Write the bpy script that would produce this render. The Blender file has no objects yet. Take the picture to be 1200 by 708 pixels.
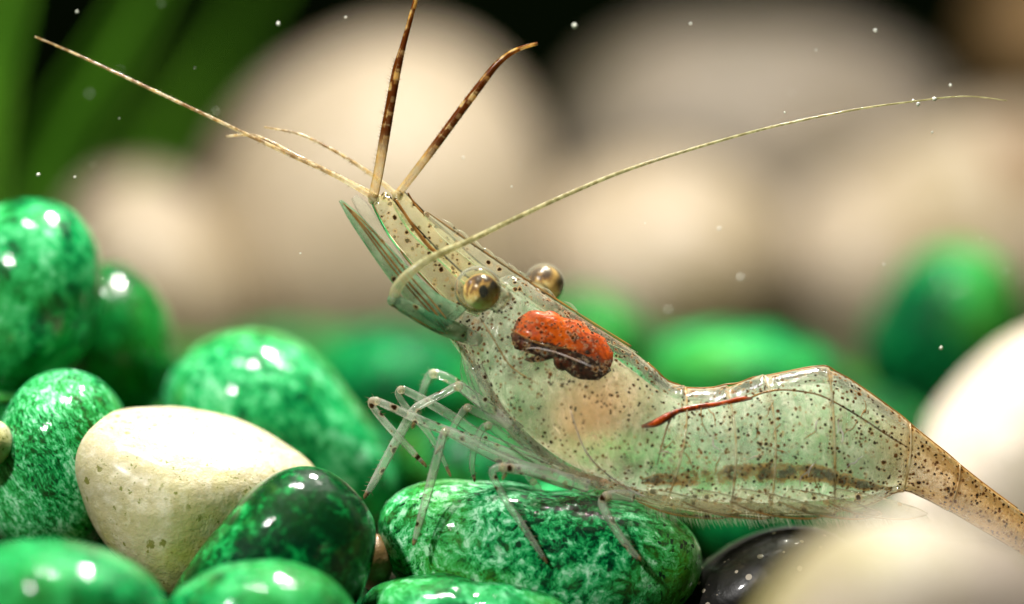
import bpy, math, random
from mathutils import Vector, Matrix, noise

random.seed(7)
S = 0.005            # centimetres per photo pixel in the plane of focus (1 unit = 1 cm)
D = 20.0             # camera to plane of focus
PITCH = math.radians(4.5)
FWD = Vector((0, math.cos(PITCH), -math.sin(PITCH)))
UP = Vector((0, math.sin(PITCH), math.cos(PITCH)))
RIGHT = Vector((1, 0, 0))
CAM = -FWD * D
sc = bpy.context.scene
col = sc.collection
sc.unit_settings.system = 'METRIC'
sc.unit_settings.scale_length = 0.01

# ------------------------------------------------------------------ camera
cd = bpy.data.cameras.new('camera')
cam = bpy.data.objects.new('camera', cd); col.objects.link(cam)
cam.location = CAM
cam.rotation_euler = (math.radians(90) - PITCH, 0, 0)
cd.sensor_width = 36; cd.lens = 36 * D / (1200 * S)
cd.clip_start = 0.2; cd.clip_end = 400
cd.dof.use_dof = True; cd.dof.focus_distance = D - 0.12
cd.dof.aperture_fstop = 0.120 / 1.0
sc.camera = cam

# ------------------------------------------------------------------ world, lamps, exposure
w = bpy.data.worlds.new('World'); sc.world = w; w.use_nodes = True
bg = w.node_tree.nodes['Background']
bg.inputs[0].default_value = (0.62, 0.75, 0.62, 1); bg.inputs[1].default_value = 0.03

def lamp(name, loc, target, size, power, colour=(1, 0.97, 0.92)):
    l = bpy.data.lights.new(name, 'AREA'); l.shape = 'DISK'; l.size = size
    l.energy = power; l.color = colour
    o = bpy.data.objects.new(name, l); col.objects.link(o)
    o.location = loc
    o.rotation_euler = (Vector(target) - Vector(loc)).to_track_quat('-Z', 'Y').to_euler()
    return o
lamp('tank_lamp', (-2.0, 0.5, 23), (0, 2, -1), 1.5, 6200)
lamp('tank_lamp', (-5.5, 2.0, 23), (-1, 2, -1), 1.0, 2200)
lamp('tank_lamp', (7.0, 9.0, 24), (3, 10, 0), 3.0, 3900, (1, 0.94, 0.87))
lamp('tank_lamp', (1.5, 9.0, 13), (0.8, 0, 0), 1.4, 5200, (1, 0.96, 0.88))
lamp('tank_lamp', (-12, -14.0, 14), (0.5, 0, 0), 1.8, 5900, (1, 0.97, 0.93))
sc.view_settings.view_transform = 'Standard'; sc.view_settings.look = 'None'
sc.view_settings.exposure = 0.16; sc.view_settings.gamma = 1
sc.view_settings.use_curve_mapping = False
sc.cycles.use_denoising = True
sc.cycles.max_bounces = 14; sc.cycles.transparent_max_bounces = 40
sc.cycles.transmission_bounces = 10; sc.cycles.diffuse_bounces = 4
sc.cycles.caustics_reflective = False; sc.cycles.caustics_refractive = False
sc.cycles.sample_clamp_indirect = 4

# ------------------------------------------------------------------ helpers
def P(px, py, d):
    """point of the place seen at photo position (px, py), d cm behind the plane of focus"""
    k = (D + d) / D
    return FWD * d + RIGHT * ((px - 600) * S * k) + UP * ((354 - py) * S * k)

def tag(o, label=None, cat=None, group=None, kind=None):
    if label: o['label'] = label
    if cat: o['category'] = cat
    if group: o['group'] = group
    if kind: o['kind'] = kind
    return o

def mesh_obj(name, verts, faces, m, parent=None, uvs=None, smooth=True):
    me = bpy.data.meshes.new(name)
    me.from_pydata([tuple(v) for v in verts], [], faces)
    if uvs:
        ul = me.uv_layers.new(name='UVMap')
        for lp in me.loops: ul.data[lp.index].uv = uvs[lp.vertex_index]
    if smooth: me.polygons.foreach_set('use_smooth', [True] * len(me.polygons))
    me.materials.append(m); me.update()
    o = bpy.data.objects.new(name, me); col.objects.link(o)
    if parent: o.parent = parent
    return o

def cr(pts, t):
    """Catmull-Rom through tuples, t in 0..len-1"""
    n = len(pts); i = min(int(t), n - 2); f = t - i
    p0 = pts[max(i - 1, 0)]; p1 = pts[i]; p2 = pts[i + 1]; p3 = pts[min(i + 2, n - 1)]
    return tuple(0.5 * ((2 * b) + (c - a) * f + (2 * a - 5 * b + 4 * c - d) * f * f + (3 * b - a - 3 * c + d) * f ** 3)
                 for a, b, c, d in zip(p0, p1, p2, p3))

# ------------------------------------------------------------------ node helpers
class NT:
    def __init__(self, name):
        self.m = bpy.data.materials.new(name); self.m.use_nodes = True
        self.t = self.m.node_tree; self.t.nodes.clear()
        self.out = self.n('ShaderNodeOutputMaterial')
    def n(self, typ, inp=None, **kw):
        nd = self.t.nodes.new(typ)
        for k, v in kw.items(): setattr(nd, k, v)
        for k, v in (inp or {}).items():
            s = nd.inputs[k]
            if hasattr(v, 'is_linked'): self.t.links.new(v, s)
            else: s.default_value = v
        return nd
    def link(self, a, b): self.t.links.new(a, b)
    def math(self, op, a, b=0.0, clamp=False):
        return self.n('ShaderNodeMath', {0: a, 1: b}, operation=op, use_clamp=clamp).outputs[0]
    def vec(self, op, a, b=(0, 0, 0)):
        nd = self.n('ShaderNodeVectorMath', {0: a, 1: b}, operation=op)
        return nd.outputs['Value'] if op in ('LENGTH', 'DISTANCE', 'DOT_PRODUCT') else nd.outputs[0]
    def rng(self, v, a, b, c=0.0, d=1.0, smooth=True):
        return self.n('ShaderNodeMapRange', {0: v, 1: a, 2: b, 3: c, 4: d},
                      interpolation_type='SMOOTHSTEP' if smooth else 'LINEAR').outputs[0]
    def noise(self, vec, scale, detail=3, rough=0.55, dist=0.0, out=0):
        return self.n('ShaderNodeTexNoise', {'Vector': vec, 'Scale': scale, 'Detail': detail, 'Roughness': rough, 'Distortion': dist}).outputs[out]
    def voro(self, vec, scale, feature='F1', rnd=1.0):
        return self.n('ShaderNodeTexVoronoi', {'Vector': vec, 'Scale': scale, 'Randomness': rnd}, feature=feature)
    def mix(self, f, a, b, blend='MIX'):
        nd = self.n('ShaderNodeMix', data_type='RGBA', blend_type=blend)
        for s, v in ((nd.inputs[0], f), (nd.inputs[6], a), (nd.inputs[7], b)):
            if hasattr(v, 'is_linked'): self.link(v, s)
            else: s.default_value = v if isinstance(v, float) else (*v[:3], 1)
        return nd.outputs[2]
    def ramp(self, v, stops):
        nd = self.n('ShaderNodeValToRGB', {0: v}); r = nd.color_ramp
        while len(r.elements) < len(stops): r.elements.new(0.5)
        for e, (p, c) in zip(r.elements, stops): e.position = p; e.color = (*c, 1)
        return nd.outputs[0]
    def mixs(self, f, a, b):
        nd = self.n('ShaderNodeMixShader')
        for s, v in zip(nd.inputs, (f, a, b)):
            if hasattr(v, 'is_linked'): self.link(v, s)
            else: s.default_value = v
        return nd.outputs[0]
    def done(self, shader):
        self.link(shader, self.out.inputs[0]); return self.m

def obj_coord(t, spread=53.0):
    c = t.n('ShaderNodeTexCoord').outputs['Object']
    if spread:
        r = t.n('ShaderNodeObjectInfo').outputs['Random']
        c = t.vec('ADD', c, t.n('ShaderNodeCombineXYZ', {0: t.math('MULTIPLY', r, spread), 1: t.math('MULTIPLY', r, spread * 1.7), 2: t.math('MULTIPLY', r, -spread)}).outputs[0])
    return c

# ------------------------------------------------------------------ materials: stones
def green_stone(name, shift=0.0, grain=1.0, specks=0.6, teal=0.0, rough=0.30, coat=0.6, contrast=1.0, streak=0.0, lime=0.5, fine=0.9):
    t = NT(name); c = obj_coord(t)
    if streak: c2 = t.vec('MULTIPLY', t.n('ShaderNodeVectorRotate', {'Vector': c, 'Axis': (0, 1, 0), 'Angle': 0.6}).outputs[0], (1.0 + streak, 1.0, 1.0))
    else: c2 = c
    warp = t.vec('ADD', c2, t.vec('MULTIPLY', t.noise(c, 5, 3, out=1), (0.16, 0.16, 0.16)))
    big = t.noise(c2, 1.3, 4, 0.6, 0.6)
    med = t.noise(warp, 4.2, 4, 0.6, 0.3)
    fin = t.noise(warp, 12 * grain, 8, 0.74)
    cell = t.n('ShaderNodeSeparateColor', {0: t.voro(warp, 26 * grain).outputs['Color']}).outputs[0]
    v = t.math('ADD', t.math('MULTIPLY', big, 0.50), t.math('MULTIPLY', med, 0.55))
    v = t.math('ADD', v, t.math('MULTIPLY', fin, fine))
    v = t.math('ADD', v, t.math('MULTIPLY', cell, 0.14))
    mean = 0.5 * (0.50 + 0.55 + fine + 0.14)
    v = t.math('ADD', t.math('MULTIPLY', t.math('SUBTRACT', v, mean), contrast), 0.47 + shift)
    g = t.ramp(v, [(0.24, (0.0, 0.020, 0.008)), (0.36, (0.0, 0.075, 0.018)), (0.48, (0.003, 0.22, 0.052)),
                   (0.59, (0.022, 0.35, 0.10)), (0.71, (0.12, 0.50, 0.23)), (0.88, (0.42, 0.76, 0.52))])
    yel = t.rng(t.noise(c, 0.9, 2), 0.45, 0.68)
    g = t.mix(t.math('MULTIPLY', yel, lime), g, t.mix(0.5, g, (0.11, 0.40, 0.006)))
    if teal: g = t.mix(teal, g, (0.0, 0.32, 0.22), 'SOFT_LIGHT')
    d1 = t.voro(warp, 19 * grain)
    rnd = t.n('ShaderNodeSeparateColor', {0: d1.outputs['Color']}).outputs[2]
    spot = t.math('LESS_THAN', d1.outputs['Distance'], t.math('MULTIPLY', t.math('POWER', rnd, 2.5), 0.5))
    spot = t.math('MULTIPLY', t.math('MULTIPLY', spot, t.rng(t.noise(c, 2.0, 3), 0.42, 0.56)), specks)
    g = t.mix(spot, g, (0.003, 0.030, 0.010))
    sp2 = t.rng(t.noise(warp, 24 * grain, 5, 0.7), 0.36, 0.42, 0.8, 0.0)
    g = t.mix(t.math('MULTIPLY', sp2, specks), g, (0.0, 0.045, 0.014))
    # thin film of settled silt and algae in patches
    silt = t.rng(t.noise(c, 1.7, 6, 0.7), 0.56, 0.74, 0.0, 0.30)
    g = t.mix(silt, g, (0.13, 0.36, 0.05))
    bump = t.n('ShaderNodeBump', {'Strength': 0.5, 'Distance': 0.025, 'Height': t.math('ADD', t.noise(warp, 15, 6, 0.66), t.math('MULTIPLY', t.noise(c, 3, 3), 0.8))}).outputs[0]
    r = t.rng(t.noise(c, 5, 4), 0.3, 0.7, rough - 0.08, rough + 0.22)
    cw = t.math('MULTIPLY', t.rng(t.noise(c, 7, 5, 0.7), 0.34, 0.6, 0.25, 1.0), coat)
    cb = t.n('ShaderNodeBump', {'Strength': 0.22, 'Distance': 0.02, 'Height': t.noise(c, 11, 4, 0.6)}).outputs[0]
    b = t.n('ShaderNodeBsdfPrincipled', {'Base Color': g, 'Roughness': r, 'Normal': bump, 'Coat Weight': cw, 'Coat Normal': cb,
            'Coat Roughness': 0.07, 'Specular IOR Level': 0.05, 'Subsurface Weight': 0.12, 'Subsurface Radius': (0.04, 0.14, 0.06), 'Subsurface Scale': 0.3})
    return t.done(b.outputs[0])

M = {}
M['green_cloudy'] = green_stone('cloudy_green_stone', 0.05, 0.7, 0.4, 0.0, 0.26, 0.75, 1.05, 0.0, 0.35, 0.75)
M['green'] = green_stone('green_stone', 0.02, 0.6, 0.5, 0.2, 0.26, 0.7, 0.95, 0.6, 0.3, 0.6)
M['green_grainy'] = green_stone('grainy_green_stone', 0.10, 1.5, 0.9, 0.2, 0.30, 0.45, 1.6, 1.2, 0.3, 1.1)
M['green_pale'] = green_stone('pale_green_stone', 0.06, 0.75, 0.5, 0.0, 0.28, 0.6, 1.15, 0.5, 0.4, 0.8)
M['green_speckled'] = green_stone('speckled_green_stone', 0.11, 1.15, 1.0, 0.0, 0.30, 0.5, 1.55, 0.0, 1.0, 1.4)
M['green_dark'] = green_stone('dark_green_stone', -0.16, 1.0, 0.9, 0.4, 0.22, 0.7, 1.4, 0.0, 0.15, 0.9)
M['green_far'] = green_stone('far_green_stone', -0.12, 0.5, 0.4, 0.0, 0.5, 0.06, 0.9)
M['green_far_pale'] = green_stone('far_pale_green_stone', -0.06, 0.5, 0.4, 0.0, 0.5, 0.06, 0.9)
M['green_far_dark'] = green_stone('far_dark_green_stone', -0.20, 0.5, 0.4, 0.0, 0.5, 0.04, 0.9)
M['green_teal'] = green_stone('teal_green_stone', -0.07, 0.6, 0.4, 0.5, 0.2, 0.7, 0.9)

def white_stone(name, base, second, algae, algae_amt, brown=0.0, sss=0.3, bright=0.12, coat=0.1):
    t = NT(name); c = obj_coord(t)
    n1 = t.noise(c, 0.9, 5, 0.6, 0.5)
    colr = t.mix(t.rng(n1, 0.35, 0.68), base, second)
    streak = t.noise(t.vec('MULTIPLY', c, (3, 3, 11)), 3.2, 5, 0.65, 0.8)
    colr = t.mix(t.rng(streak, 0.55, 0.75, 0, 0.30), colr, (0.62, 0.60, 0.40))
    mott = t.noise(c, 15, 4, 0.6)
    colr = t.mix(t.rng(mott, 0.42, 0.7, 0.0, bright), colr, (0.70, 0.66, 0.54))
    al = t.rng(t.noise(c, 0.75, 4, 0.6), 0.50, 0.72, 0.0, algae_amt)
    colr = t.mix(al, colr, algae)
    if brown:
        br = t.rng(t.noise(t.vec('ADD', c, (9, 4, 2)), 0.6, 3, 0.5), 0.56, 0.70, 0.0, brown)
        colr = t.mix(br, colr, (0.20, 0.10, 0.035))
    cw_ = t.vec('ADD', c, t.vec('MULTIPLY', t.noise(c, 16, 4, 0.7, out=1), (0.09, 0.09, 0.09)))
    v = t.voro(cw_, 13)
    rr = t.n('ShaderNodeSeparateColor', {0: v.outputs['Color']}).outputs[0]
    dots = t.math('LESS_THAN', v.outputs['Distance'], t.math('MULTIPLY', t.math('POWER', rr, 2.5), 0.34))
    dots = t.math('MULTIPLY', dots, t.rng(t.noise(c, 2.2, 3), 0.42, 0.55))
    colr = t.mix(t.math('MULTIPLY', dots, 0.9), colr, (0.15, 0.15, 0.02))
    v2 = t.voro(cw_, 30); r2 = t.n('ShaderNodeSeparateColor', {0: v2.outputs['Color']}).outputs[1]
    d2 = t.math('LESS_THAN', v2.outputs['Distance'], t.math('MULTIPLY', t.math('POWER', r2, 1.5), 0.42))
    d2 = t.math('MULTIPLY', d2, t.rng(t.noise(c, 1.6, 4, 0.65), 0.40, 0.52))
    colr = t.mix(t.math('MULTIPLY', d2, 0.9), colr, (0.13, 0.15, 0.012))
    bump = t.n('ShaderNodeBump', {'Strength': 0.6, 'Distance': 0.03, 'Height': t.noise(c, 8, 6, 0.68)}).outputs[0]
    b = t.n('ShaderNodeBsdfPrincipled', {'Base Color': colr, 'Roughness': 0.5, 'Specular IOR Level': 0.3, 'Normal': bump, 'Coat Weight': coat,
            'Coat Roughness': 0.2, 'Subsurface Weight': sss, 'Subsurface Radius': (0.25, 0.2, 0.12), 'Subsurface Scale': 0.12})
    return t.done(b.outputs[0])
M['cream'] = white_stone('cream_stone', (0.42, 0.37, 0.225), (0.36, 0.31, 0.145), (0.30, 0.31, 0.03), 0.9, bright=0.35, coat=0.12)
M['pinkish'] = white_stone('pinkish_white_stone', (0.43, 0.35, 0.255), (0.32, 0.25, 0.165), (0.22, 0.155, 0.055), 0.7, 0.0, 0.1)
M['greyish'] = white_stone('greyish_stone', (0.38, 0.315, 0.25), (0.17, 0.145, 0.105), (0.25, 0.20, 0.11), 0.6, 0.0, 0.1)
M['beige'] = white_stone('beige_stone', (0.50, 0.415, 0.315), (0.34, 0.26, 0.16), (0.20, 0.145, 0.03), 0.9, 0.9, 0.1)
M['chalk'] = white_stone('chalk_white_stone', (0.58, 0.50, 0.42), (0.50, 0.415, 0.335), (0.52, 0.42, 0.28), 0.5, 0.0, 0.2)
M['olive_white'] = white_stone('olive_stained_white_stone', (0.30, 0.25, 0.205), (0.24, 0.19, 0.14), (0.21, 0.18, 0.02), 0.9, 0.0, 0.2, coat=0.0)
M['brown'] = white_stone('brown_stone', (0.30, 0.17, 0.06), (0.20, 0.11, 0.04), (0.20, 0.14, 0.05), 0.4, 0.0, 0.0)

def black_stone():
    t = NT('black_stone'); c = obj_coord(t)
    n = t.noise(c, 9, 5, 0.65)
    colr = t.ramp(n, [(0.3, (0.004, 0.004, 0.003)), (0.6, (0.008, 0.007, 0.006)), (0.78, (0.045, 0.032, 0.02))])
    v = t.voro(c, 15); rr = t.n('ShaderNodeSeparateColor', {0: v.outputs['Color']}).outputs[1]
    d = t.math('LESS_THAN', v.outputs['Distance'], t.math('MULTIPLY', t.math('POWER', rr, 3.0), 0.3))
    colr = t.mix(t.math('MULTIPLY', d, 0.8), colr, (0.42, 0.36, 0.28))
    bump = t.n('ShaderNodeBump', {'Strength': 0.25, 'Distance': 0.02, 'Height': t.noise(c, 14, 4)}).outputs[0]
    b = t.n('ShaderNodeBsdfPrincipled', {'Base Color': colr, 'Roughness': 0.4, 'Specular IOR Level': 0.2, 'Normal': bump, 'Coat Weight': 0.25, 'Coat Roughness': 0.08})
    return t.done(b.outputs[0])
M['black'] = black_stone()

def simple(name, c1, c2, scale, rough=0.5, **extra):
    t = NT(name); c = obj_coord(t, 0)
    colr = t.mix(t.rng(t.noise(c, scale, 5), 0.3, 0.7), c1, c2)
    inp = {'Base Color': colr, 'Roughness': rough}; inp.update(extra)
    return t.done(t.n('ShaderNodeBsdfPrincipled', inp).outputs[0])
M['bed'] = simple('gravel_bed_soil', (0.012, 0.030, 0.006), (0.055, 0.045, 0.014), 0.6, 0.8)
M['backdrop'] = simple('dark_backdrop', (0.0022, 0.0045, 0.0015), (0.005, 0.010, 0.003), 0.12, 0.9, **{'Specular IOR Level': 0.0})
M['leaf'] = simple('water_plant_leaf', (0.045, 0.15, 0.006), (0.095, 0.25, 0.015), 0.7, 0.8, **{'Specular IOR Level': 0.1})
M['speck'] = simple('drifting_speck', (0.8, 0.8, 0.72), (0.6, 0.62, 0.5), 3, 0.5)

# ------------------------------------------------------------------ setting
def gz(x, y):
    """height of the soil under the stones"""
    return -2.15 + 0.012 * max(0, y) + 0.10 * noise.noise(Vector((x * 0.5, y * 0.5, 3.1)))
vs, fs = [], []
nx, ny = 60, 60
for j in range(ny + 1):
    for i in range(nx + 1):
        x = -40 + 80 * i / nx; y = -9 + 60 * j / ny
        vs.append((x, y, gz(x, y)))
for j in range(ny):
    for i in range(nx):
        a = j * (nx + 1) + i; fs.append((a, a + 1, a + nx + 2, a + nx + 1))
tag(mesh_obj('gravel_bed', vs, fs, M['bed']), kind='structure', label='dark green soil under the pebbles')

# curved dark sheet that closes the tank far behind
vs, fs = [], []
for i in range(41):
    a = math.radians(-65 + 130 * i / 40)
    for z in (-4, 45): vs.append((62 * math.sin(a), -12 + 62 * math.cos(a), z))
for i in range(40): fs.append((2 * i, 2 * i + 2, 2 * i + 3, 2 * i + 1))
tag(mesh_obj('backdrop', vs, fs, M['backdrop']), kind='structure', label='dark green black back of the tank')

# ------------------------------------------------------------------ pebbles
import bmesh
_ico = {}
def ico(sub):
    if sub not in _ico:
        bm = bmesh.new(); bmesh.ops.create_icosphere(bm, subdivisions=sub, radius=1)
        _ico[sub] = ([v.co.copy() for v in bm.verts], [[v.index for v in f.verts] for f in bm.faces]); bm.free()
    return _ico[sub]

def stone(name, outline, d, thick, m, label, cat='pebble', group=None, lump=0.05, seed=0, sub=5, lean=0.0, power=2.25, soft=5, facets=(), nfac=4):
    """a stone whose outline runs through photo points, at its own depth d, `thick` cm half-thickness;
    lean tips its top away from (+) or towards (-) the viewer"""
    n = len(outline)
    cx = sum(p[0] for p in outline) / n; cy = sum(p[1] for p in outline) / n
    k = S * (D + d) / D
    pol = sorted((math.atan2(cy - y, x - cx), math.hypot(x - cx, y - cy) * k) for x, y in outline)
    angs = [p[0] for p in pol]; rads = [p[1] for p in pol]
    def rad0(th):
        A = [angs[-2] - 2 * math.pi, angs[-1] - 2 * math.pi] + angs + [angs[0] + 2 * math.pi, angs[1] + 2 * math.pi]
        R = [rads[-2], rads[-1]] + rads + [rads[0], rads[1]]
        for i in range(1, len(A) - 2):
            if A[i] <= th <= A[i + 1]:
                f = (th - A[i]) / max(1e-6, A[i + 1] - A[i])
                return cr([(R[i - 1],), (R[i],), (R[i + 1],), (R[i + 2],)], 1 + f)[0]
        return R[2]
    NT_ = 120
    tab = [rad0(-math.pi + 2 * math.pi * i / NT_) for i in range(NT_)]
    for _ in range(soft):
        tab = [(tab[i - 2] + 2 * tab[i - 1] + 3 * tab[i] + 2 * tab[(i + 1) % NT_] + tab[(i + 2) % NT_]) / 9 for i in range(NT_)]
    def rad(th):
        f = (th + math.pi) / (2 * math.pi) * NT_; i = int(f) % NT_; f -= int(f)
        return tab[i] * (1 - f) + tab[(i + 1) % NT_] * f
    size = sum(rads) / n
    V, F = ico(sub); out = []
    off = Vector((seed * 7.3 + 1, seed * 3.1, seed * 5.7))
    rf = random.Random(seed * 13 + 5)
    planes = [(Vector(nv).normalized(), dd * size) for nv, dd in facets]
    for _ in range(nfac):      # worn flats
        nv = Vector((rf.uniform(-.7, .7), rf.uniform(-1, .2), rf.uniform(-.4, .8))).normalized()
        ext = math.sqrt((nv.x * size) ** 2 + (nv.y * thick) ** 2 + (nv.z * size) ** 2)
        planes.append((nv, ext * rf.uniform(0.90, 0.98)))
    for v in V:
        th = math.atan2(v.z, v.x); ay = abs(v.y)
        r = rad(th) * max(0.0, 1 - ay ** power) ** (1 / power) if ay < 1 else 0.0
        p = Vector((r * math.cos(th), math.copysign(thick * ay, v.y), r * math.sin(th)))
        q = p / size
        nn = noise.noise(q * 1.1 + off) * lump * 0.8 + noise.noise(q * 2.6 + off) * lump * 0.35 + noise.noise(q * 6 + off) * lump * 0.06
        p *= 1 + nn * (0.35 + 0.65 * ay)
        for nv, dd in planes:
            e = p.dot(nv) - dd
            if e > 0: p -= nv * (e * e * 0.75 / (e + 0.28 * size))
        p.y += lean * p.z
        out.append(p)
    o = mesh_obj(name, out, F, m)
    o.location = P(cx, cy, d); o.rotation_euler = (-PITCH, 0, 0)
    return tag(o, label, cat, group)

def ell(cx, cy, rx, ry, deg=0, n=12, egg=0.0):
    a0 = math.radians(deg); pts = []
    for i in range(n):
        a = 2 * math.pi * i / n
        x = rx * math.cos(a) * (1 + egg * math.sin(a)); y = ry * math.sin(a)
        pts.append((cx + x * math.cos(a0) - y * math.sin(a0), cy + x * math.sin(a0) + y * math.cos(a0)))
    return pts

G1 = 'green pebbles around the shrimp'
stone('pebble', [(-60, 330), (-40, 262), (0, 240), (45, 232), (88, 248), (112, 285), (119, 330), (112, 385), (90, 425), (55, 450), (0, 462), (-45, 420)], 1.3, 0.62, M['green_cloudy'],
      'large upright green pebble cut by the left edge, topmost of the heap', group=G1, seed=1)
stone('pebble', [(75, 390), (95, 330), (125, 306), (158, 318), (188, 350), (203, 400), (204, 445), (185, 480), (140, 492), (100, 480), (78, 440)], 2.4, 0.6, M['green_teal'],
      'teal green pebble half hidden behind the topmost left pebble', group=G1, seed=2, lump=0.03)
stone('pebble', [(-15, 560), (5, 490), (35, 445), (75, 432), (115, 445), (142, 478), (148, 530), (140, 590), (110, 640), (50, 650), (0, 630)], 0.55, 0.55, M['green_grainy'],
      'pale streaky green pebble leaning left of the cream wedge stone', group=G1, seed=3)
stone('pebble', [(-50, 515), (-40, 497), (-15, 490), (6, 498), (15, 517), (8, 537), (-12, 548), (-40, 540)], 0.1, 0.2, M['cream'],
      'small cream pebble barely showing at the left edge', seed=4, sub=4)
stone('pebble', [(78, 532), (88, 506), (122, 487), (175, 478), (232, 478), (285, 490), (335, 520), (368, 548), (380, 590), (350, 650), (290, 700), (215, 705), (160, 670), (118, 625), (96, 580)], 0.28, 0.55, M['cream'],
      'cream white wedge shaped stone with olive specks', seed=5, lean=0.2, lump=0.07, soft=1, facets=[((0.30, -0.50, 0.80), 0.36), ((0.60, -0.72, -0.35), 0.56)], nfac=2)
stone('pebble', [(190, 470), (205, 430), (240, 398), (285, 386), (335, 394), (375, 420), (410, 465), (445, 520), (470, 570), (440, 620), (370, 610), (290, 570), (225, 530), (195, 500)], 1.75, 0.75, M['green_pale'],
      'long mottled green pebble sloping behind the cream wedge stone', group=G1, seed=6, lump=0.03)
stone('pebble', [(195, 710), (225, 662), (262, 612), (300, 570), (345, 547), (390, 553), (425, 578), (440, 615), (436, 660), (412, 715), (350, 765), (270, 790), (205, 765)], -0.32, 0.42, M['green_dark'],
      'dark bottle green glossy pebble in front of the cream wedge stone', group=G1, seed=7, lump=0.02)
stone('pebble', [(-50, 690), (-20, 648), (40, 633), (100, 640), (150, 660), (185, 690), (195, 730), (140, 780), (40, 790), (-40, 750)], -1.5, 0.6, M['green'],
      'blurred green pebble in the bottom left corner', group=G1, seed=8, lump=0.02)
stone('pebble', [(190, 715), (230, 678), (290, 658), (350, 662), (400, 690), (420, 730), (380, 780), (300, 800), (215, 770)], -1.0, 0.5, M['green'],
      'blurred green pebble low in front of the dark bottle green pebble', group=G1, seed=9, lump=0.02)
stone('pebble', [(410, 720), (435, 688), (490, 678), (560, 680), (620, 690), (680, 712), (700, 760), (600, 800), (470, 790)], -0.2, 0.45, M['green_pale'],
      'pale green pebble along the bottom edge below the shrimp', group=G1, seed=10, lump=0.03)
stone('pebble', [(440, 610), (452, 582), (495, 568), (560, 570), (640, 577), (720, 588), (790, 605), (822, 628), (828, 665), (805, 705), (750, 730), (650, 730), (560, 715), (480, 690), (448, 655)], 0.17, 0.5, M['green_speckled'],
      'long speckled green pebble lying under the shrimp legs', group=G1, seed=11, lump=0.05, lean=0.2, nfac=0)
stone('pebble', [(422, 665), (428, 640), (442, 625), (456, 640), (458, 672), (440, 695)], 0.1, 0.14, M['brown'],
      'tan brown pebble sliver between dark green and speckled pebbles', seed=12, sub=4)
stone('pebble', [(780, 725), (800, 690), (840, 650), (890, 624), (940, 616), (985, 632), (1010, 670), (1000, 730), (930, 770), (830, 765)], 0.35, 0.5, M['black'],
      'black pebble with pale flecks beside the speckled green pebble', seed=13, lump=0.05)
stone('foreground_stone', [(870, 760), (910, 690), (965, 632), (1030, 605), (1100, 606), (1170, 628), (1240, 680), (1290, 790), (1200, 900), (1000, 910), (890, 850)], -4.6, 0.9, M['olive_white'],
      'blurred white stone with olive stain in the bottom right foreground', 'stone', seed=14, lump=0.02)
stone('pebble', [(1010, 640), (1060, 555), (1100, 480), (1150, 425), (1210, 385), (1290, 380), (1370, 430), (1400, 560), (1350, 690), (1200, 740), (1070, 720)], 5.2, 1.0, M['chalk'],
      'bright white stone behind the shrimp tail at the right edge', 'stone', seed=15, lump=0.03)
# stones behind, out of focus
G2 = 'blurred green pebbles behind the shrimp'
stone('pebble', ell(470, 455, 110, 75, 12), 7.0, 1.0, M['green_far'], 'blurred green pebble behind the leg tips with one round glint', group=G2, seed=16, lump=0.03, sub=4)
stone('pebble', ell(690, 405, 75, 65, 20), 8.0, 0.9, M['green_far'], 'blurred green pebble seen behind the far eye and shell', group=G2, seed=17, lump=0.03, sub=4)
stone('pebble', ell(870, 445, 120, 62, 4), 6.5, 1.0, M['green_far_pale'], 'blurred pale green pebble above the hump of the shrimp', group=G2, seed=18, lump=0.03, sub=4)
stone('pebble', [(1010, 430), (1030, 360), (1070, 305), (1120, 286), (1165, 302), (1192, 350), (1195, 420), (1150, 480), (1060, 490)], 8.0, 1.0, M['green_far'], 'blurred upright green pebble at right below the white stones', group=G2, seed=19, lump=0.03, sub=4)
stone('pebble', ell(985, 520, 110, 65, -10), 5.6, 0.9, M['green_far_dark'], 'blurred dark green pebble behind the shrimp hump', group=G2, seed=20, lump=0.03, sub=4)
stone('pebble', ell(905, 610, 110, 60, 5), 3.8, 0.7, M['green_far'], 'blurred green pebble behind the black pebble', group=G2, seed=21, lump=0.03, sub=4)
stone('pebble', ell(545, 560, 95, 60, 20), 3.0, 0.7, M['green_far'], 'blurred pale green pebble behind the bent walking legs', group=G2, seed=22, lump=0.03, sub=4)
stone('pebble', ell(700, 570, 95, 55, -8), 3.4, 0.7, M['green_far_pale'], 'blurred green pebble under the belly of the shrimp', group=G2, seed=23, lump=0.03, sub=4)
stone('pebble', ell(430, 560, 80, 60, 40), 3.2, 0.7, M['green_far'], 'blurred green pebble right of the long mottled pebble', group=G2, seed=24, lump=0.03, sub=4)
# stones lower in the heap that carry the upper ones
for i, (x, y, d, rx, ry, th, mk) in enumerate(((20, 560, 1.5, 110, 95, 0.6, 'green'), (150, 585, 2.2, 95, 95, 0.6, 'green_teal'), (60, 740, 0.9, 130, 85, 0.6, 'green_dark'), (330, 690, 1.3, 130, 80, 0.6, 'green'),
        (190, 800, -0.4, 110, 70, 0.4, 'green_teal'), (540, 770, 0.6, 130, 55, 0.6, 'green_dark'), (760, 770, 1.1, 120, 65, 0.6, 'green'), (620, 690, 2.0, 140, 80, 0.6, 'green'), (-110, 600, 0.8, 110, 130, 0.6, 'green_pale'), (960, 740, 2.0, 130, 85, 0.6, 'green_far'))):
    stone('pebble', ell(x, y, rx, ry, 17 * i), d, th, M[mk], 'green pebble deep in the heap, mostly hidden under other pebbles', group='supporting pebbles deep in the heap', seed=40 + i, sub=4, lump=0.04)
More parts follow.
